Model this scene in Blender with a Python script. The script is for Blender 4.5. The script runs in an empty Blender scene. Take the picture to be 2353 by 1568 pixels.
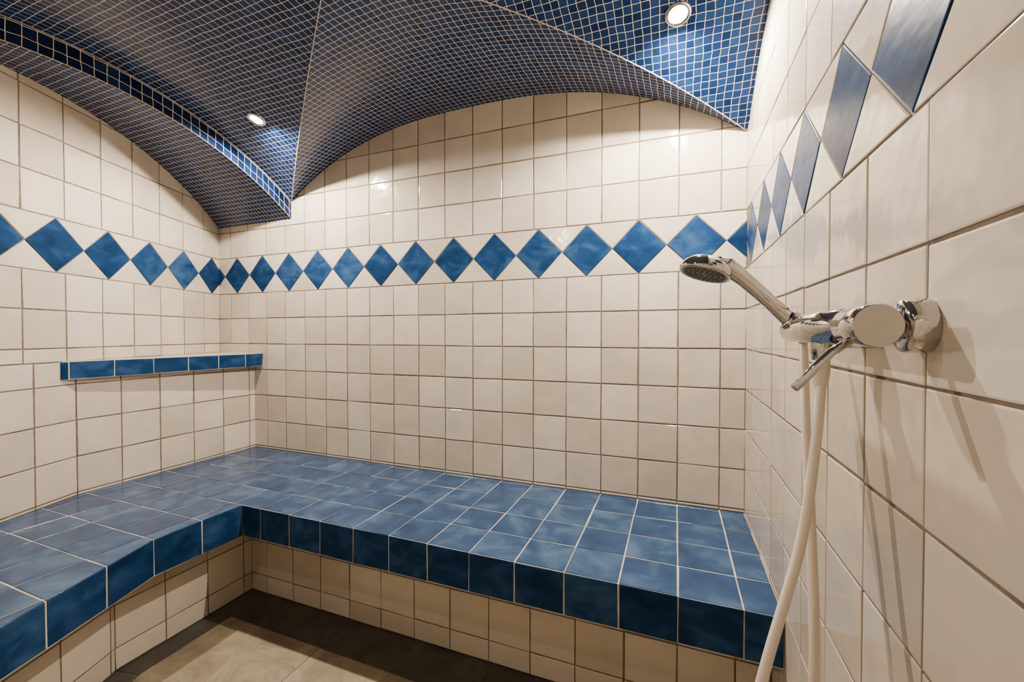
import bpy, math, random
from mathutils import Vector, Matrix
random.seed(7)
T=0.152; CH=7.41
def W(x,y,z): return Vector((x*T,y*T,(z+CH)*T))
scn=bpy.context.scene
# ---------------------------------------------------------------- materials
def newmat(name):
    m=bpy.data.materials.new(name); m.use_nodes=True
    nt=m.node_tree; nt.nodes.clear()
    o=nt.nodes.new('ShaderNodeOutputMaterial'); b=nt.nodes.new('ShaderNodeBsdfPrincipled')
    nt.links.new(b.outputs[0],o.inputs[0]); return m,nt,b
def N(nt,t,**k):
    n=nt.nodes.new(t)
    for a,v in k.items():
        if a in n.inputs.keys(): n.inputs[a].default_value=v
        else: setattr(n,a,v)
    return n
def ramp(nt,src,stops):
    r=nt.nodes.new('ShaderNodeValToRGB'); e=r.color_ramp.elements
    e[0].position=stops[0][0]; e[0].color=stops[0][1]+(1,)
    e[1].position=stops[-1][0]; e[1].color=stops[-1][1]+(1,)
    for p,c in stops[1:-1]:
        x=e.new(p); x.color=c+(1,)
    nt.links.new(src,r.inputs[0]); return r
def glazed(name,cols,rough,nscale,bump,stretch=(1,1,1),coat=0.0,rndamt=0.5,bscale=16,spec=.5):
    m,nt,b=newmat(name)
    tc=N(nt,'ShaderNodeTexCoord'); at=N(nt,'ShaderNodeAttribute',attribute_name='rnd')
    mp=N(nt,'ShaderNodeMapping'); mp.inputs['Scale'].default_value=stretch
    nt.links.new(tc.outputs['Object'],mp.inputs[0])
    add=N(nt,'ShaderNodeVectorMath',operation='ADD')
    mul=N(nt,'ShaderNodeVectorMath',operation='SCALE'); mul.inputs['Scale'].default_value=3.0
    nt.links.new(at.outputs['Fac'],mul.inputs[0])
    nt.links.new(mp.outputs[0],add.inputs[0]); nt.links.new(mul.outputs[0],add.inputs[1])
    no=N(nt,'ShaderNodeTexNoise'); no.inputs['Scale'].default_value=nscale; no.inputs['Detail'].default_value=5
    no.inputs['Distortion'].default_value=0.6
    nt.links.new(add.outputs[0],no.inputs['Vector'])
    ma=N(nt,'ShaderNodeMath',operation='MULTIPLY_ADD')
    nt.links.new(at.outputs['Fac'],ma.inputs[0]); ma.inputs[1].default_value=rndamt; 
    sub=N(nt,'ShaderNodeMath',operation='SUBTRACT'); nt.links.new(no.outputs[0],sub.inputs[0]); sub.inputs[1].default_value=rndamt*0.5
    nt.links.new(sub.outputs[0],ma.inputs[2])
    r=ramp(nt,ma.outputs[0],cols); nt.links.new(r.outputs[0],b.inputs['Base Color'])
    b.inputs['Roughness'].default_value=rough; b.inputs['Specular IOR Level'].default_value=spec
    b.inputs['Coat Weight'].default_value=coat; b.inputs['Coat Roughness'].default_value=0.06
    n2=N(nt,'ShaderNodeTexNoise'); n2.inputs['Scale'].default_value=bscale; n2.inputs['Detail'].default_value=2
    nt.links.new(add.outputs[0],n2.inputs['Vector'])
    bp=N(nt,'ShaderNodeBump'); bp.inputs['Strength'].default_value=bump; bp.inputs['Distance'].default_value=0.01
    nt.links.new(n2.outputs[0],bp.inputs['Height']); nt.links.new(bp.outputs[0],b.inputs['Normal'])
    nt.links.new(bp.outputs[0],b.inputs['Coat Normal'])
    return m
WHITE=glazed('white_glazed_tile',[(0.2,(.40,.348,.28)),(0.8,(.52,.465,.39))],.11,5,.24,rndamt=.6,bscale=12,spec=.4)
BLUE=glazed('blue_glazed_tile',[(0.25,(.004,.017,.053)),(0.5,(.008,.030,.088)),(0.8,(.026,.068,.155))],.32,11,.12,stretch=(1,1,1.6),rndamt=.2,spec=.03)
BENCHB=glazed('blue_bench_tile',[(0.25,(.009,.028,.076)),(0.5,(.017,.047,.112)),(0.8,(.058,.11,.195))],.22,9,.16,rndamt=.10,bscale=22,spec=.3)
def grout(name,c1,c2):
    m,nt,b=newmat(name); tc=N(nt,'ShaderNodeTexCoord')
    no=N(nt,'ShaderNodeTexNoise'); no.inputs['Scale'].default_value=30; no.inputs['Detail'].default_value=6
    nt.links.new(tc.outputs['Object'],no.inputs['Vector'])
    r=ramp(nt,no.outputs[0],[(0.3,c1),(0.7,c2)]); nt.links.new(r.outputs[0],b.inputs['Base Color'])
    b.inputs['Roughness'].default_value=.85; return m
GROUT=grout('brown_wall_grout',(.085,.060,.042),(.17,.13,.095))
GROUTL=grout('cream_bench_grout',(.36,.31,.24),(.55,.48,.39))
def mosaic(name,pitch,c1,c2,mort=.05):
    m,nt,b=newmat(name); uv=N(nt,'ShaderNodeUVMap',uv_map='uv')
    tc=N(nt,'ShaderNodeTexCoord')
    no=N(nt,'ShaderNodeTexNoise'); no.inputs['Scale'].default_value=14
    nt.links.new(tc.outputs['Object'],no.inputs['Vector'])
    s=N(nt,'ShaderNodeVectorMath',operation='SCALE'); s.inputs['Scale'].default_value=.07
    nt.links.new(no.outputs['Color'],s.inputs[0])
    a=N(nt,'ShaderNodeVectorMath',operation='ADD'); nt.links.new(uv.outputs[0],a.inputs[0]); nt.links.new(s.outputs[0],a.inputs[1])
    br=N(nt,'ShaderNodeTexBrick'); br.offset=0; br.squash=1
    br.inputs['Scale'].default_value=1; br.inputs['Brick Width'].default_value=pitch; br.inputs['Row Height'].default_value=pitch
    br.inputs['Mortar Size'].default_value=pitch*mort; br.inputs['Mortar Smooth'].default_value=.1; br.inputs['Bias'].default_value=0
    br.inputs['Color1'].default_value=c1+(1,); br.inputs['Color2'].default_value=c2+(1,); br.inputs['Mortar'].default_value=(.60,.54,.46,1)
    nt.links.new(a.outputs[0],br.inputs['Vector'])
    nt.links.new(br.outputs['Color'],b.inputs['Base Color'])
    rr=N(nt,'ShaderNodeMapRange'); rr.inputs[3].default_value=.25; rr.inputs[4].default_value=.9
    nt.links.new(br.outputs['Fac'],rr.inputs[0]); nt.links.new(rr.outputs[0],b.inputs['Roughness'])
    b.inputs['Specular IOR Level'].default_value=.10
    return m
MOS=mosaic('navy_mosaic',.17,(.003,.012,.050),(.010,.032,.112),.038)
MOSB=mosaic('navy_mosaic_edge',.25,(.002,.006,.028),(.007,.017,.06),.032)
def simple(name,c,rough,metal=0,em=None):
    m,nt,b=newmat(name); b.inputs['Base Color'].default_value=c+(1,); b.inputs['Roughness'].default_value=rough; b.inputs['Metallic'].default_value=metal
    tc=N(nt,'ShaderNodeTexCoord'); no=N(nt,'ShaderNodeTexNoise'); no.inputs['Scale'].default_value=40
    nt.links.new(tc.outputs['Object'],no.inputs['Vector'])
    mr=N(nt,'ShaderNodeMapRange'); mr.inputs[3].default_value=rough*.8; mr.inputs[4].default_value=rough*1.25
    nt.links.new(no.outputs[0],mr.inputs[0]); nt.links.new(mr.outputs[0],b.inputs['Roughness'])
    if em:
        b.inputs['Emission Color'].default_value=em[0]+(1,); b.inputs['Emission Strength'].default_value=em[1]
    return m
CHROME=simple('chrome',(.52,.50,.475),.06,1)
SATIN=simple('satin_chrome',(.48,.46,.43),.25,1)
DARKM=simple('grey_nozzle_plate',(.20,.20,.19),.4,.3)
RUB=simple('nozzle_rubber',(.08,.08,.08),.6)
HOSE=simple('cream_plastic_hose',(.60,.52,.43),.35)
LENS=simple('lit_lens',(1,.95,.85),.3,0,((1,.9,.74),300))
# ---------------------------------------------------------------- builders
def area(p): return .5*sum(p[i][0]*p[(i+1)%len(p)][1]-p[(i+1)%len(p)][0]*p[i][1] for i in range(len(p)))
def ccw(p): return p if area(p)>0 else p[::-1]
def clip(p,q):
    q=ccw(q); out=list(p)
    for i in range(len(q)):
        a=q[i]; b=q[(i+1)%len(q)]; inp=out; out=[]
        if not inp: return []
        f=lambda r:(b[0]-a[0])*(r[1]-a[1])-(b[1]-a[1])*(r[0]-a[0])
        for j in range(len(inp)):
            c=inp[j]; d=inp[(j+1)%len(inp)]; fc=f(c); fd=f(d)
            if fc>=-1e-9: out.append(c)
            if (fc>1e-9 and fd<-1e-9) or (fc<-1e-9 and fd>1e-9):
                t=fc/(fc-fd); out.append((c[0]+t*(d[0]-c[0]),c[1]+t*(d[1]-c[1])))
    r=[]
    for v in out:
        if not r or math.hypot(v[0]-r[-1][0],v[1]-r[-1][1])>1e-4: r.append(v)
    if len(r)>1 and math.hypot(r[0][0]-r[-1][0],r[0][1]-r[-1][1])<1e-4: r.pop()
    s=[]
    for i in range(len(r)):
        a=r[i-1];b=r[i];c=r[(i+1)%len(r)]
        if abs((b[0]-a[0])*(c[1]-b[1])-(b[1]-a[1])*(c[0]-b[0]))>1e-6: s.append(b)
    return s
def shrink(p,d):
    n=len(p); L=[]
    for i in range(n):
        a=p[i];b=p[(i+1)%n]; l=math.hypot(b[0]-a[0],b[1]-a[1]); nx=-(b[1]-a[1])/l; ny=(b[0]-a[0])/l
        L.append((nx,ny,nx*a[0]+ny*a[1]+d))
    out=[]
    for i in range(n):
        n1=L[i-1]; n2=L[i]; det=n1[0]*n2[1]-n1[1]*n2[0]
        if abs(det)<1e-6: return None
        out.append(((n1[2]*n2[1]-n2[2]*n1[1])/det,(n1[0]*n2[2]-n2[0]*n1[2])/det))
    for i in range(n):
        a=p[i];b=p[(i+1)%n];c=out[i];e=out[(i+1)%n]
        if (b[0]-a[0])*(e[0]-c[0])+(b[1]-a[1])*(e[1]-c[1])<=0: return None
    return out
class B:
    def __init__(s,name,mats): s.name=name;s.mats=mats;s.v=[];s.f=[];s.m=[];s.r=[];s.sm=[]
    def mesh(s,vs,fs,m,r=0,sm=False):
        k=len(s.v); s.v+=[tuple(v) for v in vs]
        for f in fs: s.f.append([i+k for i in f]); s.m.append(m); s.r.append(r); s.sm.append(sm)
    def prism(s,pts,z0,z1,m):
        pts=ccw(pts); n=len(pts)
        vs=[W(x,y,z0) for x,y in pts]+[W(x,y,z1) for x,y in pts]
        fs=[list(range(n))[::-1],list(range(n,2*n))]+[[i,(i+1)%n,n+(i+1)%n,n+i] for i in range(n)]
        s.mesh(vs,fs,m)
    def tile(s,poly,fr,m,gap=.026,bev=.016,th=.014,tilt=.0028):
        O,U,V,Nn=fr
        if len(poly)<3 or abs(area(poly))<.004: return
        poly=ccw(poly); p0=shrink(poly,gap/2)
        if not p0: return
        if abs(area(p0))>.1:
            p0=[(q[0]+random.gauss(0,.0045),q[1]+random.gauss(0,.0045)) for q in p0]
        p1=shrink(p0,bev*.3); p2=shrink(p0,bev)
        if not p2 or not p1: return
        n=len(p0); cu=sum(q[0] for q in p0)/n; cv=sum(q[1] for q in p0)/n
        a=random.gauss(0,tilt); b=random.gauss(0,tilt); c=random.gauss(0,.001)
        vs=[]
        for ring,d in ((p0,-.004),(p0,th*.55),(p1,th*.85),(p2,th)):
            for q in ring:
                dd=d+(0 if d<0 else a*(q[0]-cu)+b*(q[1]-cv)+c)
                P=O+U*q[0]+V*q[1]+Nn*dd; vs.append(W(P.x,P.y,P.z))
        fs=[]
        for k in range(3):
            for i in range(n): fs.append([k*n+i,k*n+(i+1)%n,(k+1)*n+(i+1)%n,(k+1)*n+i])
        fs.append([3*n+i for i in range(n)])
        if U.cross(V).dot(Nn)<0: fs=[f[::-1] for f in fs]
        s.mesh(vs,fs,m,random.random())
    def build(s,parent=None):
        me=bpy.data.meshes.new(s.name); me.from_pydata(s.v,[],s.f)
        for m in s.mats: me.materials.append(m)
        me.polygons.foreach_set('material_index',s.m); me.polygons.foreach_set('use_smooth',s.sm)
        at=me.attributes.new('rnd','FLOAT','FACE'); at.data.foreach_set('value',s.r)
        me.update(); o=bpy.data.objects.new(s.name,me); scn.collection.objects.link(o)
        if parent: o.parent=parent
        return o
V3=Vector; Z=V3((0,0,1))
def rect(a,b,c,d): return [(a,c),(b,c),(b,d),(a,d)]
FL=-CH; BT=-4.45; BB=-5.25
ZB=1.634; ZT=3.07
rows_lo=[ZB-i*1.0 for i in range(0,10)]
rows_hi=[ZT+i*1.04 for i in range(0,6)]
def wall_tiles(bd,fr,u0,u1,v0,v1,uanchor,pitch,dc,dp,gap=.033,band=True,regions=None):
    reg=regions or [rect(u0,u1,v0,v1)]
    k0=int(math.floor((u0-uanchor)/pitch))-1; k1=int(math.ceil((u1-uanchor)/pitch))+1
    vr=[(rows_lo[i+1],rows_lo[i]) for i in range(len(rows_lo)-1)]+[(rows_hi[i],rows_hi[i+1]) for i in range(len(rows_hi)-1)]
    for R in reg:
        for k in range(k0,k1):
            for a,b in vr:
                bd.tile(clip(rect(uanchor+k*pitch,uanchor+(k+1)*pitch,a,b),R),fr,1,gap)
        if band:
            zm=(ZB+ZT)/2
            j0=int(math.floor((u0-dc)/dp))-1; j1=int(math.ceil((u1-dc)/dp))+1
            for j in range(j0,j1):
                c=dc+j*dp; w=dp/2
                bd.tile(clip([(c,ZB),(c+w,zm),(c,ZT),(c-w,zm)],R),fr,2,.022)
                bd.tile(clip([(c,ZT),(c+w,zm),(c+dp,ZT)],R),fr,1,.022)
                bd.tile(clip([(c,ZB),(c+dp,ZB),(c+w,zm)],R),fr,1,.022)
YB=11.77; XR=1.642; YF=-1.0; XC=-17.48; LS=V3((.3616,-.9323,0)); PH=8.0
def lwx(y): return XC+.3616/.9323*(YB-y)
bd=B('wall_back',[GROUT,WHITE,BLUE])
bd.prism([(XC-.6,YB),(XR+.3,YB),(XR+.3,YB+.4),(XC-.6,YB+.4)],FL,PH,0)
fr=(V3((0,YB,0)),V3((1,0,0)),Z,V3((0,-1,0)))
wall_tiles(bd,fr,XC,XR,BT,7.6,XR-.58,.991,.489,1.408)
bd.build()
bd=B('wall_right',[GROUT,WHITE,BLUE])
bd.prism([(XR,YB),(XR,YF-.4),(XR+.4,YF-.4),(XR+.4,YB)],FL,PH,0)
fr=(V3((XR,YB,0)),V3((0,-1,0)),Z,V3((-1,0,0)))
wall_tiles(bd,fr,0,YB-YF,FL,7.6,0,1.0,.72,1.408,gap=.026)
bd.build()
bd=B('wall_left',[GROUT,WHITE,BLUE])
yl=YF-.2
bd.prism([(XC,YB),(lwx(yl),yl),(lwx(yl)-.5,yl-.2),(XC-.5,YB-.2)],FL,PH,0)
Ll=(YB-YF)/.9323
fr=(V3((XC,YB,0)),LS,Z,V3((-.9323,-.3616,0))*-1)
Sk=(YB-6.42)/.9323
SH=-.74
wall_tiles(bd,fr,0,Ll,SH,7.6,.86,1.02,.42,1.44)
wall_tiles(bd,fr,Sk,Ll,BT,SH,Sk,1.02,.42,1.44,band=False)
bd.prism([(XC,YB),(-15.46,YB),(-15.40,6.42)],BT-.02,SH-.1,0)
U=V3((.06,-5.35,0)).normalized()
fr=(V3((-15.46,YB,0)),U,Z,V3((5.35,.06,0)).normalized())
wall_tiles(bd,fr,0,5.35,BT,-1.1,5.35,1.02,0,1,band=False)
bd.build()
bd=B('wall_front',[GROUT,WHITE,BLUE])
bd.prism([(lwx(YF)-.5,YF),(XR+.3,YF),(XR+.3,YF-.4),(lwx(YF)-.5,YF-.4)],FL,PH,0)
fr=(V3((0,YF,0)),V3((1,0,0)),Z,V3((0,1,0)))
wall_tiles(bd,fr,lwx(YF),XR,FL,7.6,XR,1.0,.4,1.408)
bd.build()
# shelf
bd=B('corner_shelf',[GROUTL,WHITE,BLUE])
XE=lwx(6.02)+.02
sp=[(XC+.03,YB-.02),(-15.0,YB-.02),(XE,6.02)]
bd.prism(sp,-1.22,SH,0)
UD=V3((XE+15.0,6.02-YB+.02,0)).normalized()
fr=(V3((-15.0,YB-.02,0)),UD,Z,V3((-UD.y,UD.x,0)))
for k in range(-1,8): bd.tile(clip(rect(-.28+k*.97,-.28+(k+1)*.97,-1.22,SH+.01),rect(0,5.72,-1.22,SH+.01)),fr,2,.028)
fr=(V3((0,0,SH)),V3((1,0,0)),V3((0,1,0)),Z)
for k in range(7):
    for i in range(3): bd.tile(clip(rect(-16.0-i*1.0,-15.0-i*1.0,YB-.02-(k+1)*.97,YB-.02-k*.97),sp),fr,1,.03)
bd.build()
# ---------------------------------------------------------------- bench
FY=7.6; FX=-10.5; KY=5.6
yb=YF
e=lambda y,x0,y0: x0+.3879*(y0-y)
bd=B('tiled_bench',[GROUTL,BENCHB,BLUE,WHITE,GROUT])
out=[(XR-.02,YB-.02),(-15.44,YB-.02),(-15.38,6.42),(lwx(yb)+.02,yb+.02),(e(yb,FX,KY),yb+.02),(FX,KY),(FX,FY),(XR-.02,FY)]
bd.prism(out,BB,BT,0)
BY=8.57; BX=-11.45; BK=5.35
base=[(XR-.02,YB-.02),(-15.44,YB-.02),(-15.38,6.42),(lwx(yb)+.02,yb+.02),(e(yb,BX,BK),yb+.02),(BX,BK),(BX,BY),(XR-.02,BY)]
bd.prism(base,FL,BB+.05,4)
fr=(V3((0,0,BT)),V3((1,0,0)),V3((0,1,0)),Z)
R1=rect(-15.44,XR-.02,FY-.015,YB-.02)
xs=[XR-.58+k*.991 for k in range(-19,3)]
dy=(YB-FY)/4.15
ROWS=[FY+j*dy for j in range(0,6)]
for x in xs:
    for j in range(5): bd.tile(clip(rect(x,x+.991,ROWS[j],ROWS[j+1]),R1),fr,1,.03)
P1=[(-15.40,FY),(-15.385,6.6),(FX+.015,6.6),(FX+.015,FY)]
P3=[(lwx(KY)+.02,KY),(lwx(yb)+.02,yb+.02),(e(yb,FX,KY)+.015,yb+.02),(FX+.015,KY)]
for x in xs:
    bd.tile(clip(rect(x,x+.991,FY-1.0,FY),P1),fr,1,.03)
    q=clip(rect(x,x+.991,KY,FY-1.0),[(-15.45,6.6),(lwx(KY)+.02,KY),(FX+.015,KY),(FX+.015,6.6)])
    bd.tile(q,fr,1,.03)
    for j in range(7): bd.tile(clip(rect(x,x+.991,KY-(j+1)*.98,KY-j*.98),P3),fr,1,.03)
fr=(V3((0,FY,0)),V3((1,0,0)),Z,V3((0,-1,0)))
for x in xs: bd.tile(clip(rect(x,x+.991,BB,BT+.012),rect(FX,XR-.02,BB,BT+.012)),fr,2,.028)
fr=(V3((FX,FY,0)),V3((0,-1,0)),Z,V3((1,0,0)))
for k in range(2): bd.tile(rect(k*1.0,k+1.0,BB,BT+.012),fr,2,.028)
fr=(V3((FX,KY,0)),LS,Z,V3((.9323,.3616,0)))
for k in range(8): bd.tile(clip(rect(k*1.051,(k+1)*1.051,BB,BT+.012),rect(0,7.05,BB,BT+.012)),fr,2,.028)
def based(fr,u0,u1,a,p):
    for k in range(-20,25):
        for r in [(FL,-6.92),(-6.92,-5.95),(-5.95,BB)]:
            bd.tile(clip(rect(a+k*p,a+(k+1)*p,r[0],r[1]),rect(u0,u1,r[0],r[1])),fr,3,.028)
based((V3((0,BY,0)),V3((1,0,0)),Z,V3((0,-1,0))),BX,XR-.02,XR-.58,.991)
based((V3((BX,BY,0)),V3((0,-1,0)),Z,V3((1,0,0))),0,BY-BK,.25,.99)
based((V3((BX,BK,0)),LS,Z,V3((.9323,.3616,0))),0,6.8,.1,1.0)
bd.build()
# ---------------------------------------------------------------- floor
def stone(name,cs):
    m,nt,b=newmat(name)
    tc=N(nt,'ShaderNodeTexCoord')
    no=N(nt,'ShaderNodeTexNoise'); no.inputs['Scale'].default_value=7; no.inputs['Detail'].default_value=14; no.inputs['Roughness'].default_value=.75; no.inputs['Distortion'].default_value=.8
    at=N(nt,'ShaderNodeAttribute',attribute_name='rnd')
    ad=N(nt,'ShaderNodeVectorMath',operation='ADD'); nt.links.new(tc.outputs['Object'],ad.inputs[0]); nt.links.new(at.outputs['Fac'],ad.inputs[1])
    nt.links.new(ad.outputs[0],no.inputs['Vector'])
    r=ramp(nt,no.outputs[0],list(zip((.3,.5,.7),cs))); nt.links.new(r.outputs[0],b.inputs['Base Color'])
    b.inputs['Roughness'].default_value=.55
    bp=N(nt,'ShaderNodeBump'); bp.inputs['Strength'].default_value=.5; bp.inputs['Distance'].default_value=.004
    nt.links.new(no.outputs[0],bp.inputs['Height']); nt.links.new(bp.outputs[0],b.inputs['Normal'])
    return m
STONE=stone('beige_stone_floor',[(.115,.088,.054),(.215,.172,.112),(.34,.285,.20)])
DARKFLOOR=stone('dark_floor',[(.024,.020,.017),(.045,.039,.032),(.08,.068,.057)])  # darker floor tone for the slab and the strip along the bench foot
bd=B('floor',[GROUT,STONE,DARKFLOOR])
bd.prism([(XC-.5,YF-.4),(XR+.4,YF-.4),(XR+.4,YB+.4),(XC-.5,YB+.4)],FL-.4,FL-.02,2)
fr=(V3((0,0,FL-.018)),V3((1,0,0)),V3((0,1,0)),Z)
IX=-10.85; IY=7.52; IK=5.5
xe=e(YF,IX,IK)
def cell(i,j): return rect(-7.8+i*4.0,-7.8+(i+1)*4.0,IY-(j+1)*4.0,IY-j*4.0)
field=[(IX,IY),(IX,IK),(xe,YF),(XR,YF),(XR,IY)]
for i in range(-2,4):
    for j in range(0,4): bd.tile(clip(cell(i,j),field),fr,1,.012,tilt=.0001,th=.010)
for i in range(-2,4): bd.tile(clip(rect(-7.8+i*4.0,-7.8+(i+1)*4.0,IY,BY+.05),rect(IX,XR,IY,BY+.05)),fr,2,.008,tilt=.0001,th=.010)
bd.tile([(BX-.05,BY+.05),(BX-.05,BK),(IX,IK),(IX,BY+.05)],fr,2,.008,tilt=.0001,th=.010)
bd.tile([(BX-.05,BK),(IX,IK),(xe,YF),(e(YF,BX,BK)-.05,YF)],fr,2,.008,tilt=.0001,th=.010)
bd.build()
# ---------------------------------------------------------------- ceiling
XS=-13.45; XM=(XS+XR)/2; HW=(XR-XS)/2; CZ=-3.4; RM=10.3; RS=9.8; SE=YB-YF
def zm(s): return math.sqrt(RM*RM-(6-s)**2)+CZ
def zs(s): return math.sqrt(RS*RS-(6-s)**2)+CZ-.02
def arc(s,R): return R*math.asin((s-6)/R)
z0=zm(0)
def zl(u): return z0+(7.05-z0)*(1-(min(1,abs(u)/HW))**2.6)
GK=HW/5.75
def sg(u): return max(0,(HW-abs(u))/GK)
cm=B('ceiling',[MOS,MOSB]); UV=[]
def grid(P,UVf,nu,nv,m):
    vs=[];uv=[]
    for i in range(nu+1):
        for j in range(nv+1): vs.append(P(i/nu,j/nv)); uv.append(UVf(i/nu,j/nv))
    fs=[]
    for i in range(nu):
        for j in range(nv):
            f=[i*(nv+1)+j,(i+1)*(nv+1)+j,(i+1)*(nv+1)+j+1,i*(nv+1)+j+1]
            fs.append(f)
            for k in f: UV.append(uv[k])
    cm.mesh(vs,fs,m,0,True)
NU=96
al=[0]
for i in range(NU):
    a=-HW+2*HW*i/NU; c=-HW+2*HW*(i+1)/NU; al.append(al[-1]+math.hypot(c-a,zl(c)-zl(a)))
def uu(t): return -HW+2*HW*t
def Pl(a,b):
    u=uu(a); g=sg(u); s=g*b; z=zl(u)+(zm(g)-zl(u))*b
    return W(XM+u,YB-s,z)
grid(Pl,lambda a,b:(al[int(round(a*NU))],sg(uu(a))*b),NU,24,0)
def Pm(a,b):
    u=uu(a); g=sg(u); s=g+(SE-g)*b; return W(XM+u,YB-s,zm(s))
def Um(a,b):
    u=uu(a); g=sg(u); s=g+(SE-g)*b; return (u,arc(s,RM))
grid(Pm,Um,NU,60,0)
grid(lambda a,b:W(XS,YB-SE*a,zs(SE*a)+(zm(SE*a)-zs(SE*a))*b),lambda a,b:(arc(SE*a,RM),b*.5+.0),80,2,1)
def xl(s): return min(lwx(YB-s)-.1,XS-.001)
grid(lambda a,b:W(xl(SE*b)+(XS-xl(SE*b))*a,YB-SE*b,zs(SE*b)),lambda a,b:(xl(SE*b)+(XS-xl(SE*b))*a,arc(SE*b,RS)),10,80,0)
co=cm.build()
uvl=co.data.uv_layers.new(name='uv')
for i,c in enumerate(UV): uvl.data[i].uv=c
bd=B('trim_1',[GROUTL])
def tube(bd,pts,rad,m,seg=12,cap=True,sub=1):
    P=[W(*p) for p in pts]; n=len(P)
    if not isinstance(rad,(list,tuple)): rad=[rad]*n
    if sub>1:
        Q=[];R=[]
        for i in range(n-1):
            p0=P[max(i-1,0)];p1=P[i];p2=P[i+1];p3=P[min(i+2,n-1)]
            for k in range(sub):
                t=k/sub
                Q.append(.5*((2*p1)+(p2-p0)*t+(2*p0-5*p1+4*p2-p3)*t*t+(3*p1-p0-3*p2+p3)*t**3)); R.append(rad[i]*(1-t)+rad[i+1]*t)
        Q.append(P[-1]);R.append(rad[-1]); P=Q;rad=R;n=len(P)
    tg=[(P[min(i+1,n-1)]-P[max(i-1,0)]).normalized() for i in range(n)]
    x=tg[0].orthogonal().normalized(); vs=[]
    for i in range(n):
        x=(x-tg[i]*x.dot(tg[i])).normalized(); y=tg[i].cross(x)
        for k in range(seg):
            a=2*math.pi*k/seg; vs.append(P[i]+(x*math.cos(a)+y*math.sin(a))*rad[i]*T)
    fs=[[i*seg+k,i*seg+(k+1)%seg,(i+1)*seg+(k+1)%seg,(i+1)*seg+k] for i in range(n-1) for k in range(seg)]
    if cap: fs+=[list(range(seg))[::-1],[(n-1)*seg+k for k in range(seg)]]
    bd.mesh(vs,fs,m,0,True)
for sgn in (-1,1):
    tube(bd,[(XM+sgn*(HW-GK*s),YB-s,zm(s)-.002) for s in [i*.15 for i in range(0,36)]],.013,0,6)
tube(bd,[(XS,YB-s,zs(s)) for s in [i*.2 for i in range(0,64)]],.010,0,6)
tube(bd,[(XS,YB-s,zm(s)) for s in [i*.2 for i in range(0,64)]],.010,0,6)
bd.build()
# ---------------------------------------------------------------- recessed lights and an added fill lamp
def lathe(bd,O,A,prof,m,seg=40,smooth=True):
    A=A.normalized(); x=A.orthogonal().normalized(); y=A.cross(x); vs=[]
    n=len(prof)
    for r,h in prof:
        for k in range(seg):
            a=2*math.pi*k/seg; vs.append(O+A*h*T+(x*math.cos(a)+y*math.sin(a))*r*T)
    fs=[[i*seg+k,i*seg+(k+1)%seg,(i+1)*seg+(k+1)%seg,(i+1)*seg+k] for i in range(n-1) for k in range(seg)]
    bd.mesh(vs,fs,m,0,smooth)
for (x,s),pw in zip([(-11.62,2.80),(.02,2.72),(-5.9,11.4)],[138,185,9]):  # last lamp is an unseen fill, added to brighten the bench fronts
    nrm=V3((0,(YB-s)-(YB-6),zm(s)-CZ)).normalized()*-1
    O=W(x,YB-s,zm(s))
    bd=B('recessed_or_fill_light',[CHROME,LENS])
    lathe(bd,O,nrm,[(.25,-.0),(.25,.02),(.23,.04),(.19,.045),(.17,.02),(.165,.0)],0)
    lathe(bd,O,nrm,[(.165,.005),(.10,.012),(0.0005,.016)],1)
    o=bd.build()
    L=bpy.data.lights.new('lamp','SPOT'); L.energy=pw; L.color=(1,.865,.71); L.shadow_soft_size=.012
    L.spot_size=math.radians(176); L.spot_blend=.5
    lo=bpy.data.objects.new('lamp',L); scn.collection.objects.link(lo)
    dn=V3((0,0,-1))
    lo.matrix_world=Matrix.Translation(O+nrm*.09*T)@dn.to_track_quat('-Z','Y').to_matrix().to_4x4()
    lo.parent=o
# ---------------------------------------------------------------- shower mixer
bd=B('shower_mixer',[CHROME,SATIN])
mx=1.25; mz=.06
for y in (3.75,4.75):
    lathe(bd,W(XR-.012,y,mz),V3((-1,0,0)),[(.01,0),(.185,0),(.19,.02),(.19,.13),(.18,.155),(.15,.165),(.13,.17),(.10,.175),(.10,.24),(.115,.25),(.115,.4)],0)
D=V3((0,1,0))
lathe(bd,W(mx,3.46,mz),D,[(.0005,0),(.138,0)],1,56)
lathe(bd,W(mx,3.46,mz),D,[(.138,0),(.146,.010),(.146,.40),(.134,.41),(.134,.43),(.146,.44),(.146,2.10),(.130,2.14),(.0005,2.15)],0,56)
lathe(bd,W(mx,4.62,mz-.13),V3((0,0,-1)),[(.085,0),(.085,.10),(.075,.12),(.075,.16),(.06,.17),(.06,.24)],0,32)
tube(bd,[(mx-.02,3.68,mz-.06),(1.05,3.66,-.13),(.80,3.53,-.385)],[.03,.032,.030],0,20)
lathe(bd,W(1.17,5.30,.14),V3((-.84,-.1,.60)),[(.09,-.14),(.105,-.12),(.115,.05),(.10,.06),(.085,.05)],0,32)
tube(bd,[(mx,5.33,mz),(1.17,5.31,.12)],.07,0,20)
bd.build()
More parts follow.
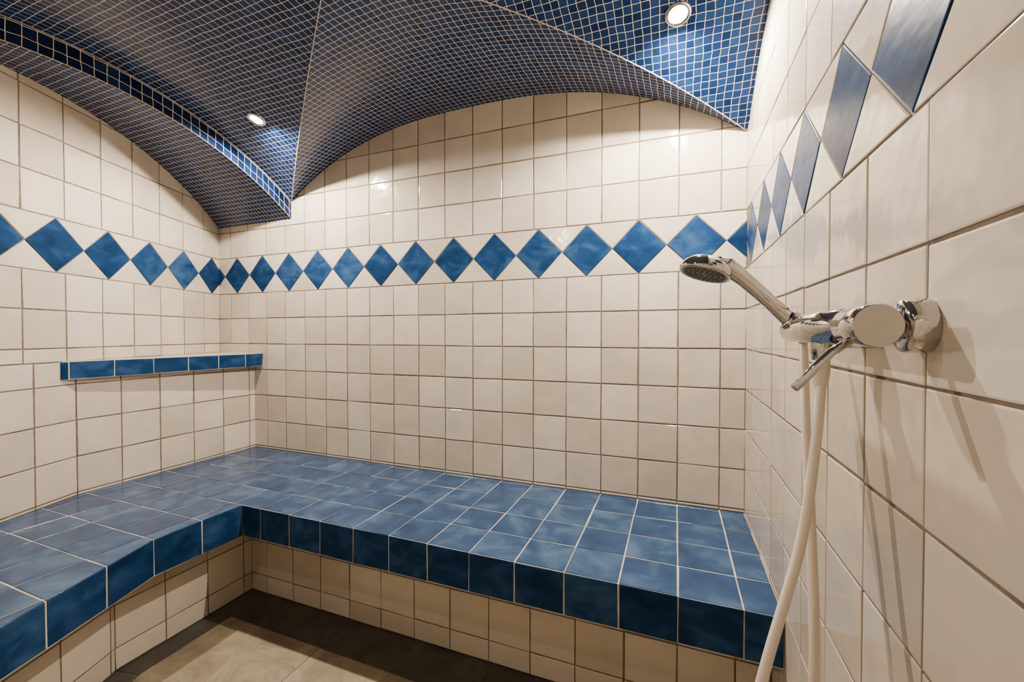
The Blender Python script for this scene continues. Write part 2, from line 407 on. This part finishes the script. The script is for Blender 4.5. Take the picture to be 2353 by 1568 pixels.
# ---------------------------------------------------------------- hand shower
bd=B('handheld_shower_head',[CHROME,DARKM,RUB])
H=V3((.315,5.20,.72))
A=V3((-.30,-.16,-1)).normalized()
C=W(*H)
lathe(bd,C,A,[(.0005,-.16),(.10,-.15),(.19,-.115),(.25,-.06),(.275,-.01),(.278,.03),(.27,.05),(.255,.055),(.245,.045)],0,56)
lathe(bd,C,A,[(.245,.045),(.235,.04),(.0005,.05)],1,56)
xx=A.orthogonal().normalized(); yy=A.cross(xx)
for rr,n in ((.05,6),(.10,12),(.15,18),(.20,24)):
    for k in range(n):
        a=2*math.pi*k/n; p=C+(xx*math.cos(a)+yy*math.sin(a))*rr*T
        lathe(bd,p,A,[(.014,.035),(.013,.055),(.008,.062),(.0005,.063)],2,8)
tube(bd,[(.40,5.21,.80),(.52,5.24,.76),(.70,5.27,.62),(.95,5.30,.37),(1.15,5.32,.16),(1.25,5.33,.05)],[.07,.105,.085,.075,.082,.075],0,28,sub=8)
bd.build()
# ---------------------------------------------------------------- hose
bd=B('shower_hose',[HOSE,CHROME])
tube(bd,[(mx,4.62,-.30),(mx-.005,4.6,-.5),(1.17,4.45,-1.0),(1.02,4.25,-1.8),(.70,3.95,-2.8),(.45,3.8,-3.9),(.50,3.85,-4.7),(.80,4.0,-4.9),(1.05,4.15,-4.2),(1.13,4.25,-2.9),(1.17,4.55,-1.8),(1.2,4.85,-1.0),(1.24,5.1,-.45),(1.27,5.28,-.1),(1.25,5.33,.04)],.042,0,20,sub=14)
lathe(bd,W(mx,4.62,-.22),V3((0,0,-1)),[(.055,0),(.07,.01),(.072,.12),(.06,.22),(.05,.26)],0,28)
bd.build()
# ---------------------------------------------------------------- camera / world
cam=bpy.data.cameras.new('camera'); cam.sensor_width=36; cam.lens=36*965/2353; cam.clip_start=.01
co=bpy.data.objects.new('camera',cam); scn.collection.objects.link(co); scn.camera=co
co.location=W(0,0,0); co.rotation_euler=(math.radians(90-.89),0,math.radians(21.22))
w=bpy.data.worlds.new('world'); scn.world=w; w.use_nodes=True
w.node_tree.nodes['Background'].inputs[0].default_value=(1,.9,.8,1); w.node_tree.nodes['Background'].inputs[1].default_value=.3
